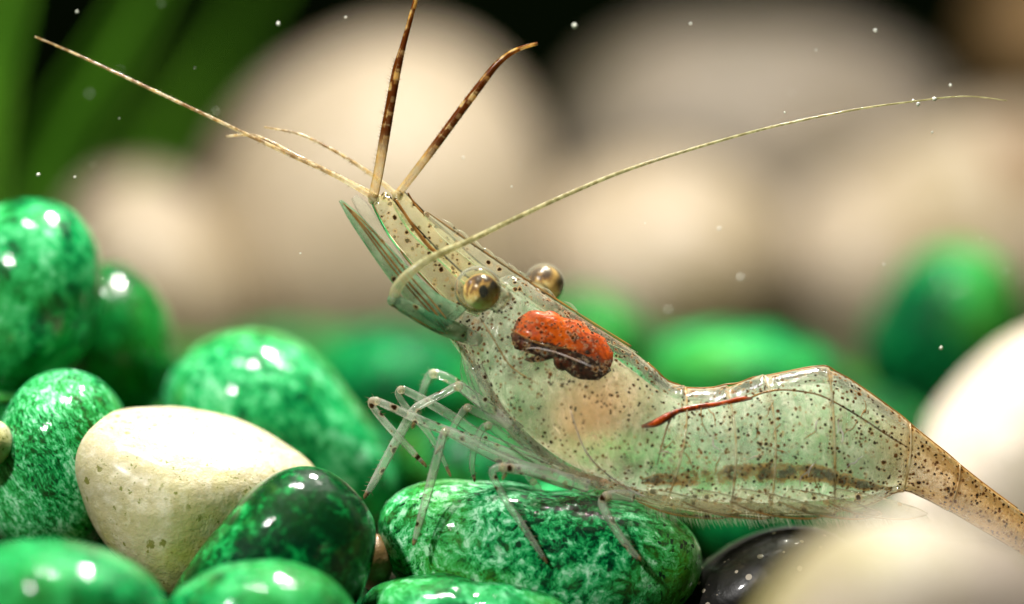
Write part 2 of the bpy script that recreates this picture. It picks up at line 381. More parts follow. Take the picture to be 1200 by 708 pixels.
# the rest of the bed, too blurred or hidden to tell apart
rr = random.Random(3)
for row in range(4):
    y = 4.5 + row * 2.1
    half = 5.5 + row * 0.8
    nn = 8 + row
    for i in range(nn):
        x = -half + 2 * half * (i + rr.uniform(0.25, 0.75)) / nn
        r = rr.uniform(0.6, 0.95)
        yy = y + rr.uniform(-0.5, 0.5)
        if x > 2.2 and yy < 9.5: continue      # the big white stone lies here
        v, f = ico(3); off = Vector((rr.uniform(0, 50), 0, 0)); vs = []
        sx, sy, sz = r * rr.uniform(1.0, 1.5), r * rr.uniform(0.9, 1.2), r * rr.uniform(0.6, 0.85)
        for p in v:
            q = Vector((p.x * sx, p.y * sy, p.z * sz)); vs.append(q * (1 + 0.06 * noise.noise(p * 1.2 + off)))
        o = mesh_obj('pebble', vs, f, M[rr.choice(['green_far', 'green_far', 'green_far_dark'])])
        o.location = (x, yy, gz(x, yy) + sz * 0.25)
        o.rotation_euler = (rr.uniform(-.3, .3), rr.uniform(-.3, .3), rr.uniform(0, 6))
        tag(o, 'far green pebble lost in the blur of the bed', 'pebble', 'far pebbles of the blurred bed')

G3 = 'large pale stones in the background'
stone('background_stone', [(225, 330), (240, 220), (290, 130), (370, 68), (455, 38), (535, 48), (598, 98), (635, 175), (650, 280), (640, 380), (560, 450), (400, 460), (270, 430)], 19, 2.2, M['pinkish'],
      'tall rounded pinkish white stone blurred behind the antennae', 'stone', G3, seed=25, lump=0.02, sub=4)
stone('background_stone', [(75, 290), (95, 235), (140, 205), (200, 210), (250, 245), (290, 310), (280, 420), (180, 450), (90, 410)], 17, 1.6, M['pinkish'],
      'low beige stone blurred at left behind the green pebbles', 'stone', G3, seed=26, lump=0.02, sub=4)
stone('background_stone', [(650, 190), (665, 110), (720, 58), (800, 30), (900, 24), (1000, 40), (1080, 82), (1130, 150), (1120, 260), (1000, 330), (800, 330), (690, 280)], 25, 2.5, M['greyish'],
      'wide grey beige stone blurred behind the white stones at upper right', 'stone', G3, seed=27, lump=0.03, sub=4)
stone('background_stone', [(610, 300), (650, 225), (720, 190), (810, 180), (880, 215), (925, 260), (935, 330), (900, 400), (780, 430), (660, 410)], 19.5, 2.0, M['beige'],
      'white stone blurred behind the far eye, olive stained below', 'stone', G3, seed=28, lump=0.03, sub=4)
stone('background_stone', [(895, 300), (930, 240), (1000, 200), (1080, 150), (1180, 125), (1270, 150), (1310, 260), (1270, 380), (1130, 430), (960, 410), (905, 360)], 20.5, 2.0, M['beige'],
      'white stone blurred at the right edge above the green pebble', 'stone', G3, seed=29, lump=0.03, sub=4)
stone('background_stone', [(1140, 60), (1150, 10), (1180, -30), (1240, -40), (1290, 20), (1280, 110), (1200, 125), (1155, 105)], 27, 1.5, M['brown'],
      'brown stone blurred in the top right corner', 'stone', seed=30, lump=0.03, sub=4)

# ------------------------------------------------------------------ water plant
def leaf_blade(parent, pts, wid, d0, d1):
    V, F = [], []; n = 28; k = 9
    for i in range(n + 1):
        u = i / n; x, y = cr(pts, u * (len(pts) - 1)); d = d0 + (d1 - d0) * u
        ww = wid * (math.sin(math.pi * min(0.97, 0.15 + u * 0.85)) ** 0.6)
        for j in range(k):
            a = -1 + 2 * j / (k - 1)
            V.append(P(x + a * ww, y + a * ww * 0.25, d + 0.25 * (1 - a * a)) - parent.location)
    for i in range(n):
        for j in range(k - 1):
            a = i * k + j; F.append((a, a + 1, a + k + 1, a + k))
    o = mesh_obj('leaf', V, F, M['leaf'], parent)
    md = o.modifiers.new('thickness', 'SOLIDIFY'); md.thickness = 0.05
    return o
plant = bpy.data.objects.new('water_plant', None); col.objects.link(plant); plant.location = P(60, 470, 15)
tag(plant, 'green water plant with long blurred blades at upper left', 'plant')
leaf_blade(plant, [(30, 420), (35, 280), (70, 165), (135, 60), (205, -60)], 19, 14, 13)
leaf_blade(plant, [(10, 420), (-30, 260), (-25, 130), (0, 20), (25, -90)], 16, 13, 13)
leaf_blade(plant, [(60, 430), (110, 300), (180, 170), (260, 60), (330, -60)], 9, 18, 26)

# ------------------------------------------------------------------ shrimp materials
RX, RY = 640, 640     # photo position of the shrimp's base
def loc_px(px, py): return ((px - RX) * S, 0, (RY - py) * S)

def blob(t, c, px, py, rx, ry, soft=0.15, deg=0):
    v = t.vec('SUBTRACT', c, loc_px(px, py))
    if deg: v = t.n('ShaderNodeVectorRotate', {'Vector': v, 'Axis': (0, 1, 0), 'Angle': math.radians(deg)}).outputs[0]
    v = t.vec('MULTIPLY', v, (1 / (rx * S), 0, 1 / (ry * S)))
    return t.rng(t.vec('LENGTH', v), soft, 1.0, 1.0, 0.0)

def dots(t, c, scale, size, power=1.6):
    wv = t.vec('ADD', c, t.vec('MULTIPLY', t.noise(c, 55, 3, out=1), (0.018, 0.018, 0.018)))
    v = t.voro(wv, scale)
    r = t.n('ShaderNodeSeparateColor', {0: v.outputs['Color']}).outputs[0]
    th = t.math('MULTIPLY', t.math('POWER', r, power), size)
    core = t.rng(v.outputs['Distance'], t.math('MULTIPLY', th, 0.75), th, 1.0, 0.0)
    halo = t.rng(v.outputs['Distance'], th, t.math('MULTIPLY', th, 1.7), 1.0, 0.0)
    return core, halo, t.n('ShaderNodeSeparateColor', {0: v.outputs['Color']}).outputs[1]

def wall(t, opac, floor=0.16):
    """opacity of a thin wall: light crossing it at a slant passes through more of it"""
    ge = t.n('ShaderNodeNewGeometry')
    cs = t.math('MAXIMUM', t.math('ABSOLUTE', t.vec('DOT_PRODUCT', ge.outputs['Normal'], ge.outputs['Incoming'])), floor)
    return t.math('SUBTRACT', 1.0, t.math('POWER', t.math('SUBTRACT', 1.0, opac), t.math('DIVIDE', 1.0, cs)))

def flesh(t, colr, opac, tint=(0.985, 0.99, 0.975), rough=0.16, bump=None, transl=0.45, ior=1.2, slant=0.16):
    d = t.n('ShaderNodeBsdfDiffuse', {'Color': colr}); tr = t.n('ShaderNodeBsdfTranslucent', {'Color': colr})
    body = t.mixs(transl, d.outputs[0], tr.outputs[0])
    tp = t.n('ShaderNodeBsdfTransparent', {'Color': (*tint, 1)})
    s = t.mixs(wall(t, opac, slant), tp.outputs[0], body)
    g = t.n('ShaderNodeBsdfGlossy', {'Color': (1, 1, 1, 1), 'Roughness': rough})
    fr = t.n('ShaderNodeFresnel', {'IOR': ior})
    if bump:
        t.link(bump, g.inputs['Normal']); t.link(bump, fr.inputs['Normal']); t.link(bump, d.inputs['Normal'])
    return t.mixs(fr.outputs[0], s, g.outputs[0])

def m_shell():
    t = NT('shrimp_shell'); c = obj_coord(t, 0)
    sx = t.n('ShaderNodeSeparateXYZ', {0: c}).outputs
    pig = t.n('ShaderNodeAttribute', attribute_name='pigment').outputs['Fac']
    tail = t.rng(sx[0], (985 - RX) * S, (1110 - RX) * S)
    colr = t.mix(t.rng(t.noise(c, 2.2, 4), 0.35, 0.65), (0.74, 0.86, 0.62), (0.94, 0.90, 0.66))
    colr = t.mix(tail, colr, (0.95, 0.62, 0.22))
    fleck = t.noise(c, 30, 6, 0.72)
    colr = t.mix(t.rng(fleck, 0.52, 0.68, 0, 0.7), colr, (0.95, 0.92, 0.76))
    head = blob(t, c, 663, 410, 112, 74, 0.6, 33)
    op = t.rng(t.noise(c, 4.5, 5, 0.65), 0.35, 0.68, 0.04, 0.16)
    op = t.math('ADD', op, t.math('MULTIPLY', t.rng(fleck, 0.54, 0.70, 0, 0.24), t.math('ADD', 1.0, tail)))
    op = t.math('MULTIPLY', op, t.math('SUBTRACT', 1.0, t.math('MULTIPLY', head, 0.88)))
    op = t.math('ADD', op, t.math('MULTIPLY', tail, 0.20))
    pg = t.math('MULTIPLY', pig, t.rng(t.noise(c, 10, 5, 0.7), 0.36, 0.60, 0.15, 1.0))
    colr = t.mix(t.math('MULTIPLY', pg, 0.85), colr, t.mix(t.rng(t.noise(c, 17, 4), 0.42, 0.6), (0.80, 0.42, 0.09), (0.28, 0.10, 0.018)))
    op = t.math('ADD', op, t.math('MULTIPLY', pg, 0.58), True)
    ca, ha, ra = dots(t, c, 29, 0.37, 0.6)
    cb, hb, rb_ = dots(t, t.vec('ADD', c, (3.3, 1.1, 7.7)), 38, 0.41, 0.6)
    cc, hc, rc = dots(t, t.vec('ADD', c, (8.3, 4.1, 2.7)), 15, 0.24, 1.4)
    many = t.math('ADD', t.rng(t.noise(c, 1.8, 3), 0.40, 0.58, 0.35, 1.0), t.math('ADD', pig, tail), True)
    cb = t.math('MULTIPLY', cb, t.math('GREATER_THAN', many, rb_)); hb = t.math('MULTIPLY', hb, t.math('GREATER_THAN', many, rb_))
    some = t.math('GREATER_THAN', t.math('ADD', t.rng(t.noise(t.vec('ADD', c, (2, 5, 1)), 3.2, 3), 0.38, 0.60, 0.35, 1.0), t.math('ADD', pig, tail)), ra)
    ca = t.math('MULTIPLY', ca, some); ha = t.math('MULTIPLY', ha, some)
    core = t.math('MAXIMUM', t.math('MAXIMUM', ca, cb), cc); halo = t.math('MAXIMUM', t.math('MAXIMUM', ha, hb), hc)
    amber = t.math('MULTIPLY', halo, t.rng(ra, 0.40, 0.65, 0.10, 0.85))
    colr = t.mix(amber, colr, (0.52, 0.22, 0.035))
    colr = t.mix(core, colr, t.mix(t.rng(rb_, 0.3, 0.85), (0.012, 0.005, 0.002), (0.14, 0.045, 0.008)))
    op = t.math('MAXIMUM', op, t.math('MULTIPLY', amber, 0.6)); op = t.math('MAXIMUM', op, t.math('MULTIPLY', core, 0.95))
    bump = t.n('ShaderNodeBump', {'Strength': 0.35, 'Distance': 0.02, 'Height': t.math('ADD', t.noise(c, 7, 3), t.math('MULTIPLY', t.noise(c, 30, 3, 0.6), 0.45))}).outputs[0]
    return t.done(flesh(t, colr, op, bump=bump, rough=0.06, ior=1.25, transl=0.55))

def m_tissue():
    t = NT('shrimp_tissue'); c = obj_coord(t, 0)
    sx = t.n('ShaderNodeSeparateXYZ', {0: c}).outputs
    wave = t.noise(t.vec('MULTIPLY', c, (2.4, 1, 1.2)), 6.5, 7, 0.7, 0.8)
    colr = t.mix(t.rng(wave, 0.35, 0.7), (0.42, 0.58, 0.38), (0.94, 0.96, 0.78))
    tail = t.rng(sx[0], (1010 - RX) * S, (1110 - RX) * S)
    colr = t.mix(tail, colr, (0.75, 0.50, 0.22))
    peach = t.math('MULTIPLY', blob(t, c, 696, 484, 125, 92, 0.0, 30), 0.85)
    colr = t.mix(peach, colr, (0.80, 0.40, 0.18))
    pale = blob(t, c, 625, 440, 60, 40, 0.1, 30)
    colr = t.mix(t.math('MULTIPLY', pale, 0.6), colr, (0.82, 0.78, 0.55))
    gill = blob(t, c, 600, 490, 60, 70, 0.2, 30)
    colr = t.mix(t.math('MULTIPLY', gill, 0.5), colr, (0.56, 0.70, 0.46))
    smudge = t.math('MULTIPLY', t.math('MAXIMUM', blob(t, c, 735, 543, 24, 28), blob(t, c, 606, 434, 34, 22)), t.rng(t.noise(c, 14, 3), 0.35, 0.6))
    colr = t.mix(t.math('MULTIPLY', smudge, 0.8), colr, (0.09, 0.08, 0.05))
    op = t.rng(t.noise(c, 6, 4), 0.3, 0.7, 0.18, 0.46)
    op = t.math('ADD', op, t.rng(wave, 0.52, 0.70, 0.0, 0.28)); op = t.math('ADD', op, t.math('MULTIPLY', peach, 0.25)); op = t.math('ADD', op, t.math('MULTIPLY', smudge, 0.3))
    bump = t.n('ShaderNodeBump', {'Strength': 0.4, 'Distance': 0.02, 'Height': wave}).outputs[0]
    return t.done(flesh(t, colr, op, bump=bump, rough=0.25, ior=1.04, transl=0.6, slant=0.45))

def m_glassy(name, c1, c2, op_lo, op_hi, dot=0.25, dscale=11.0, edge_amber=0.0):
    """clear limb: refracting shell with milky inside"""
    t = NT(name); c = obj_coord(t, 0)
    colr = t.mix(t.rng(t.noise(c, 7, 4), 0.35, 0.65), c1, c2)
    op = t.rng(t.noise(c, 10, 4), 0.3, 0.7, op_lo, op_hi)
    core, halo, rnd = dots(t, c, dscale, dot)
    colr = t.mix(t.math('MULTIPLY', halo, 0.6), colr, (0.45, 0.20, 0.04)); colr = t.mix(core, colr, (0.035, 0.014, 0.004))
    op = t.math('MAXIMUM', op, t.math('MULTIPLY', halo, 0.6)); op = t.math('MAXIMUM', op, core)
    return t.done(flesh(t, colr, op, rough=0.07, transl=0.5, ior=1.27))

def m_feeler(name, base_c, gold, dark, amt, freq=26.0, lo=0.42):
    """banded feeler: rings run along the length (uv.x in cm)"""
    t = NT(name); uv = t.n('ShaderNodeTexCoord').outputs['UV']; oc = obj_coord(t, 0)
    sx = t.n('ShaderNodeSeparateXYZ', {0: uv}).outputs
    uu = t.n('ShaderNodeCombineXYZ', {0: t.math('MULTIPLY', sx[0], freq), 1: t.math('MULTIPLY', sx[1], 1.5)}).outputs[0]
    n1 = t.noise(uu, 0.45, 3, 0.6)
    n2 = t.noise(oc, 28, 3)
    colr = t.mix(t.rng(n2, 0.3, 0.7), gold, base_c)
    band = t.math('MULTIPLY', t.rng(n1, lo, lo + 0.14), amt)
    pigment = t.rng(sx[0], 0.12, 0.42)
    band = t.math('MULTIPLY', band, pigment)
    colr = t.mix(band, colr, dark)
    op = t.math('ADD', t.math('MULTIPLY', pigment, 0.42), 0.38)
    op = t.math('MAXIMUM', op, t.math('MULTIPLY', band, 0.95))
    return t.done(flesh(t, colr, op, rough=0.15, transl=0.5))

M['shell'] = m_shell(); M['tissue'] = m_tissue()
M['limb'] = m_glassy('clear_leg', (0.88, 0.95, 0.80), (0.98, 0.94, 0.82), 0.13, 0.30, 0.36, 15)
M['limb_far'] = m_glassy('clear_far_leg', (0.78, 0.90, 0.70), (0.90, 0.90, 0.76), 0.07, 0.18, 0.2, 12)
M['scale'] = m_glassy('green_scale', (0.08, 0.27, 0.12), (0.36, 0.54, 0.32), 0.36, 0.62, 0.28, 15)
M['scale_pale'] = m_glassy('pale_scale', (0.55, 0.55, 0.42), (0.66, 0.64, 0.52), 0.12, 0.25, 0.0, 12)
M['peduncle'] = m_glassy('feeler_base', (0.58, 0.60, 0.30), (0.86, 0.70, 0.36), 0.16, 0.34, 0.46, 30)
M['rostrum'] = m_glassy('clear_beak', (0.55, 0.60, 0.40), (0.74, 0.70, 0.48), 0.16, 0.30, 0.36, 16)
M['fin'] = m_glassy('clear_fin', (0.58, 0.62, 0.34), (0.74, 0.62, 0.34), 0.14, 0.28, 0.36, 16)
M['feeler_brown'] = m_feeler('brown_banded_feeler', (0.78, 0.62, 0.28), (0.90, 0.48, 0.08), (0.15, 0.035, 0.004), 1.0, 20, 0.37)
M['feeler_gold'] = m_feeler('gold_feeler', (0.92, 0.84, 0.60), (0.80, 0.54, 0.20), (0.22, 0.09, 0.015), 0.75, 34)
M['feeler_olive'] = m_feeler('olive_feeler', (0.58, 0.58, 0.32), (0.72, 0.64, 0.34), (0.30, 0.26, 0.10), 0.8, 46)

def m_plain(name, c1, c2, scale, op=1.0, rough=0.3):
    t = NT(name); c = obj_coord(t, 0)
    colr = t.mix(t.rng(t.noise(c, scale, 4), 0.35, 0.65), c1, c2)
    return t.done(flesh(t, colr, op, rough=rough))
M['amber'] = m_plain('amber_margin', (0.50, 0.25, 0.06), (0.30, 0.22, 0.10), 7, 0.72, 0.2)
M['amber_dark'] = m_plain('dark_amber_margin', (0.22, 0.09, 0.02), (0.48, 0.24, 0.06), 9, 0.85, 0.2)
M['pale_margin'] = m_plain('pale_margin', (0.78, 0.48, 0.16), (0.80, 0.76, 0.52), 9, 0.42, 0.08)
M['pale_hair'] = m_plain('pale_bristle', (0.85, 0.85, 0.65), (0.70, 0.72, 0.50), 5, 0.6)
M['claw'] = m_plain('dark_claw', (0.10, 0.05, 0.02), (0.45, 0.30, 0.14), 30, 0.75, 0.1)
M['knee'] = m_plain('amber_knee', (0.90, 0.62, 0.34), (0.86, 0.82, 0.62), 24, 0.30, 0.08)
M['hair'] = m_plain('bristle', (0.34, 0.30, 0.18), (0.20, 0.14, 0.06), 5, 0.8)
M['white_fold'] = m_plain('white_fold', (0.75, 0.70, 0.70), (0.70, 0.50, 0.36), 8, 0.8, 0.1)

def m_organ(name, stops, scale, rough=0.35, glint=0.3):
    t = NT(name); c = obj_coord(t, 0)
    v = t.math('ADD', t.math('MULTIPLY', t.noise(c, scale, 6, 0.7, 0.6), 0.75), t.math('MULTIPLY', t.noise(c, scale * 5, 3), 0.25))
    colr = t.ramp(v, stops)
    core, halo, rnd = dots(t, c, 16, 0.3)
    colr = t.mix(t.math('MULTIPLY', core, 0.8), colr, (0.03, 0.008, 0.002))
    bump = t.n('ShaderNodeBump', {'Strength': 0.15, 'Distance': 0.02, 'Height': t.noise(c, 26, 4)}).outputs[0]
    b = t.n('ShaderNodeBsdfPrincipled', {'Base Color': colr, 'Roughness': rough, 'Normal': bump, 'Specular IOR Level': 0.08, 'Coat Weight': glint, 'Coat Roughness': 0.15})
    return t.done(b.outputs[0])
M['orange'] = m_organ('orange_gland', [(0.32, (0.22, 0.014, 0.0)), (0.5, (0.52, 0.068, 0.0)), (0.68, (0.70, 0.135, 0.002))], 6, 0.45, 0.1)
M['darkbrown'] = m_organ('dark_brown_stomach', [(0.36, (0.014, 0.003, 0.001)), (0.55, (0.055, 0.010, 0.001)), (0.72, (0.28, 0.045, 0.004))], 7, 0.5, 0.05)
M['gut'] = m_organ('rust_red_gut', [(0.38, (0.035, 0.012, 0.008)), (0.49, (0.22, 0.028, 0.002)), (0.64, (0.50, 0.085, 0.006))], 14, 0.4, 0.1)

def m_band():
    t = NT('brown_side_band'); c = obj_coord(t, 0); uv = t.n('ShaderNodeTexCoord').outputs['UV']
    ac = t.math('ABSOLUTE', t.math('SUBTRACT', t.n('ShaderNodeSeparateXYZ', {0: uv}).outputs[1], 0.5))
    n = t.noise(c, 6, 6, 0.72)
    e = t.math('SUBTRACT', n, t.math('MULTIPLY', t.math('MULTIPLY', ac, ac), 1.1))
    dk = t.rng(t.math('ADD', e, t.math('MULTIPLY', t.noise(c, 14, 4, 0.7), 0.5)), 0.62, 0.80)
    colr = t.mix(dk, (0.66, 0.32, 0.07), (0.075, 0.045, 0.03))
    return t.done(flesh(t, colr, t.math('MULTIPLY', t.rng(e, 0.26, 0.44, 0.0, 0.9), t.rng(t.noise(c, 16, 4, 0.7), 0.30, 0.5, 0.35, 1.0)), rough=0.2, slant=1.0))
M['band'] = m_band()

def m_eye(name, off):
    t = NT(name); c = t.n('ShaderNodeTexCoord').outputs['Object']
    r = 23 * S
    q = t.vec('MULTIPLY', c, (1 / r, 1 / r, 1 / r))
    s = t.n('ShaderNodeSeparateXYZ', {0: q}).outputs
    n = t.noise(t.vec('MULTIPLY', q, (2.2, 1.0, 1.0)), 1.6, 4, 0.6, 0.8)
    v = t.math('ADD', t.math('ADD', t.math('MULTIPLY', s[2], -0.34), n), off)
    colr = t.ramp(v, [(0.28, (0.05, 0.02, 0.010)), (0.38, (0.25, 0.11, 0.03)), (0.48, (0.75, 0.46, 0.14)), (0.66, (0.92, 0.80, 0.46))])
    # the dark pupil looks out sideways
    pv = t.vec('MULTIPLY', t.vec('SUBTRACT', q, (0.12, -0.98, 0.02)), (1.15, 0.5, 0.82))
    pd = t.vec('LENGTH', pv)
    ring = t.rng(pd, 0.34, 0.48, 1, 0); ring = t.math('SUBTRACT', ring, t.rng(pd, 0.26, 0.30, 1, 0), True)
    colr = t.mix(t.math('MULTIPLY', ring, 0.55), colr, (0.50, 0.28, 0.06))
    colr = t.mix(t.rng(pd, 0.25, 0.29, 1, 0), colr, (0.002, 0.002, 0.002))
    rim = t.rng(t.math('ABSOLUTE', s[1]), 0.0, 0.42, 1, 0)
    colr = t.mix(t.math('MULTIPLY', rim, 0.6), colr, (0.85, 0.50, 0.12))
    b = t.n('ShaderNodeBsdfPrincipled', {'Base Color': colr, 'Roughness': 0.3, 'Specular IOR Level': 0.15, 'Coat Weight': 0.35, 'Coat Roughness': 0.04})
    return t.done(b.outputs[0])
M['eye'] = m_eye('gold_brown_eye', -0.05); M['eye_dark'] = m_eye('dark_brown_eye', -0.22)
def m_cornea():
    t = NT('clear_eye_cover')
    tp = t.n('ShaderNodeBsdfTransparent', {'Color': (0.94, 0.95, 0.86, 1)})
    d = t.n('ShaderNodeBsdfDiffuse', {'Color': (0.75, 0.76, 0.55, 1)})
    g = t.n('ShaderNodeBsdfGlossy', {'Roughness': 0.05}); fr = t.n('ShaderNodeFresnel', {'IOR': 1.16})
    return t.done(t.mixs(fr.outputs[0], t.mixs(wall(t, 0.05, 0.1), tp.outputs[0], d.outputs[0]), g.outputs[0]))
M['cornea'] = m_cornea()

# ------------------------------------------------------------------ shrimp geometry
shrimp = bpy.data.objects.new('shrimp', None); col.objects.link(shrimp)
shrimp.location = P(RX, RY, 0); shrimp.rotation_euler = (-PITCH, 0, 0)
tag(shrimp, 'translucent speckled shrimp with orange organ and long feelers standing on green pebbles', 'shrimp')

def L(px, py, dpx):
    """shrimp-local point; dpx is depth behind the plane of focus in pixels"""
    k = 1 + dpx * S / D
    return Vector(((px - 600) * S * k - (RX - 600) * S, dpx * S, (354 - py) * S * k - (354 - RY) * S))

def tube(name, pts, radii, m, parent=shrimp, n=60, ring=10, flat=1.0):
    """pts: (px, py, depth_px); radii in px, one per point"""
    rows = [(*p, r) for p, r in zip(pts, radii)]
    sam = [cr(rows, (len(rows) - 1) * i / n) for i in range(n + 1)]
    pos = [L(*q[:3]) for q in sam]; V, F, UV = [], [], []; ln = 0.0
    ref = Vector((0, -1, 0))
    for i, p in enumerate(pos):
        tg = (pos[min(i + 1, n)] - pos[max(i - 1, 0)]).normalized()
        a = ref - tg * ref.dot(tg)
        a = a.normalized() if a.length > 1e-5 else Vector((0, 0, 1)); b = tg.cross(a)
        ref = a
        if i: ln += (p - pos[i - 1]).length
        r = max(0.15, sam[i][3]) * S
        for j in range(ring):
            t = 2 * math.pi * j / ring
            V.append(p + a * (r * flat * math.cos(t)) + b * (r * math.sin(t))); UV.append((ln, j / ring))
    for i in range(n):
        for j in range(ring):
            F.append((i * ring + j, i * ring + (j + 1) % ring, (i + 1) * ring + (j + 1) % ring, (i + 1) * ring + j))
    V.append(pos[0]); UV.append((0, 0)); c0 = len(V) - 1; V.append(pos[-1]); UV.append((ln, 0)); c1 = len(V) - 1
    for j in range(ring):
        F.append((c0, (j + 1) % ring, j)); F.append((c1, n * ring + j, n * ring + (j + 1) % ring))
    return mesh_obj(name, V, F, m, parent, UV)

def loft_pt(st, u, t, grow=1.0, ridge=0.0, seg=None):
    q = cr(st, u * (len(st) - 1))
    tx, ty, bx, by, wd = q[:5]; dep = q[5] if len(q) > 5 else 0.0
    g = grow
    if seg: g *= seg(u)
    cx, cy = (tx + bx) / 2, (ty + by) / 2; hx, hy = (tx - bx) / 2, (ty - by) / 2
    c, s = math.cos(t), math.sin(t)
    s2 = math.copysign(abs(s) ** 0.85, s)
    wk = wd * (1 - 0.18 * c)                       # fuller below
    return (cx + hx * c * g, cy + hy * c * g, dep + wk * s2 * g - ridge * max(0, c) ** 2)

def loft(name, st, m, parent=shrimp, n=120, ring=48, **kw):
    V, F = [], []
    for i in range(n + 1):
        for j in range(ring): V.append(L(*loft_pt(st, i / n, 2 * math.pi * j / ring, **kw)))
    for i in range(n):
        for j in range(ring):
            F.append((i * ring + j, (i + 1) * ring + j, (i + 1) * ring + (j + 1) % ring, i * ring + (j + 1) % ring))
    F.append(tuple(range(ring))); F.append(tuple(reversed(range(n * ring, (n + 1) * ring))))
    return mesh_obj(name, V, F, m, parent)

BODY = [  # top x, top y, bottom x, bottom y, half width, depth
    (550, 352, 517, 374, 10, -6), (568, 338, 522, 390, 34, -4), (602, 322, 542, 420, 56, 0), (642, 348, 560, 452, 70, 0),
    (682, 373, 584, 494, 80, 0), (718, 395, 618, 530, 86, 0), (750, 418, 662, 560, 86, 0), (776, 440, 712, 578, 82, 0),
    (794, 451, 762, 592, 78, 0), (820, 454, 806, 600, 75, 0), (848, 453, 852, 604, 74, 0), (885, 442, 892, 606, 72, 0),
    (925, 434, 930, 606, 70, 0), (958, 430, 964, 604, 66, 0), (985, 437, 992, 601, 62, 0), (1022, 462, 1022, 593, 55, 0),
    (1060, 491, 1054, 577, 47, 0), (1090, 515, 1080, 584, 41, 0), (1125, 544, 1112, 600, 36, 0), (1160, 572, 1150, 622, 31, 0),
    (1205, 606, 1194, 648, 27, 0), (1262, 652, 1248, 688, 22, 0)]
NB = len(BODY) - 1
BOUND = [8.4, 10.1, 11.3, 13.5, 16.2, 18.0, 20.2]     # rear edges of shell plates, in station numbers
def seg(u):
    x = u * NB
    if x > BOUND[0] - 1.6:
        for a, b in zip([BOUND[0] - 1.6] + BOUND, BOUND + [NB + 1]):
            if a <= x < b: return 0.98 + 0.042 * ((x - a) / (b - a)) ** 2
    return 1.0
RIDGE = 16
body = loft('body', BODY, M['shell'], n=260, ring=64, ridge=RIDGE, seg=seg)
pa = body.data.attributes.new('pigment', 'FLOAT', 'POINT')
for i in range(261):
    x = i / 260 * NB
    for j in range(64):
        a = abs((2 * math.pi * j / 64 + math.pi) % (2 * math.pi) - math.pi)     # 0 on the back, pi on the belly
        back = math.exp(-(a / 0.22) ** 2) * min(1, max(0, (x - 4) / 4)) * 0.9
        belly = math.exp(-((math.pi - a) / 0.30) ** 2) * min(1, max(0, (x - 7) / 2)) * 0.55
        edge = max([math.exp(-((x - b - 0.05) / 0.13) ** 2) * (0.35 + 0.65 * math.exp(-(a / 0.8) ** 2) + (0.3 if b > 12 else 0)) for b in BOUND])
        pa.data[i * 64 + j].value = min(1.0, max(back, belly, edge))
# depth of the near flank under a photo point
_flank = {}
for i in range(500):
    for j in range(121):
        q = loft_pt(BODY, i / 499, math.pi + math.pi * j / 120, 1.0, RIDGE, seg)
        k = (int(q[0] // 4), int(q[1] // 4))
        if k not in _flank or q[2] < _flank[k]: _flank[k] = q[2]
def flank(px, py):
    kx, ky = int(px // 4), int(py // 4); best = None
    for r in range(0, 8):
        for ax in range(-r, r + 1):
            for ay in range(-r, r + 1):
                v = _flank.get((kx + ax, ky + ay))
                if v is not None and (best is None or v < best): best = v
        if best is not None: return best
    return -40.0

INNER = []
for (tx, ty, bx, by, wd, dp) in BODY[2:-1]:
    mx, my = (tx + bx) / 2, (ty + by) / 2
    wd = wd * (0.62 if tx < 760 else 1.0)
    INNER.append((mx + (tx - mx) * 0.78, my + (ty - my) * 0.78, mx + (bx - mx) * 0.80, my + (by - my) * 0.80, wd * 0.74, dp))
loft('inner_flesh', INNER, M['tissue'], n=120, ring=40, ridge=10)

# plate margins
for k, b in enumerate(BOUND[:-1]):
    pts = [loft_pt(BODY, b / NB, math.radians(a), 1.004, RIDGE, seg) for a in range(-168, 169, 12)]
    # margins sweep backwards at mid flank
    pts = [(x + 9 * math.sin(math.pi * i / (len(pts) - 1) * 2) ** 2 * (0.4 if k > 2 else 1), y, d) for i, (x, y, d) in enumerate(pts)]
    tube('plate_margin', pts, [0.7 + 0.5 * abs(math.sin(i * 1.7 + k)) for i in range(len(pts))], M['pale_margin'], n=70, ring=6)
# amber keel along the back and lower edge of the abdomen
tube('back_keel', [loft_pt(BODY, u / 100, 0, 1.004, RIDGE, seg) for u in range(30, 96, 2)], [1.1] * 33, M['amber_dark'], n=110, ring=6)
tube('belly_keel', [loft_pt(BODY, u / 100, math.radians(196), 1.0, RIDGE, seg) for u in range(34, 96, 2)], [1.0] * 31, M['amber'], n=110, ring=6)
tube('shell_fold', [loft_pt(BODY, u, math.radians(360 - a), 1.006, RIDGE, seg) for u, a in ((.25, 100), (.29, 122), (.33, 140), (.37, 152), (.42, 158))], [0.6, 1, 1, 1, .6], M['white_fold'], n=40, ring=6)
tube('shell_fold', [loft_pt(BODY, u, math.radians(360 - a), 1.006, RIDGE, seg) for u, a in ((.085, 96), (.12, 104), (.16, 108), (.2, 100))], [0.6, 0.9, 0.9, .4], M['amber'], n=40, ring=6)

# fine amber vessels wandering over the flank
rv = random.Random(21)
for k in range(26):
    x0 = rv.choice((790, 815, 840, 890, 925, 955, 970, 1000)) + rv.uniform(-14, 14)
    lo, hi = (470, 560) if x0 < 980 else ((490, 565) if x0 < 1040 else (x0 * 0.76 - 290, x0 * 0.76 - 255))
    y0 = rv.uniform(lo, hi); pts = []; ang = rv.uniform(0.9, 2.1) * rv.choice((1, -1))
    for q in range(5):
        pts.append((x0, y0, flank(x0, y0) + 0.6)); ang += rv.uniform(-.7, .7)
        x0 += math.cos(ang) * rv.uniform(4, 8); y0 += math.sin(ang) * rv.uniform(4, 8)
    tube('vessel', pts, [0.3, 0.7, 0.8, 0.6, 0.2], M['amber'] if k % 3 else M['white_fold'], n=16, ring=5)
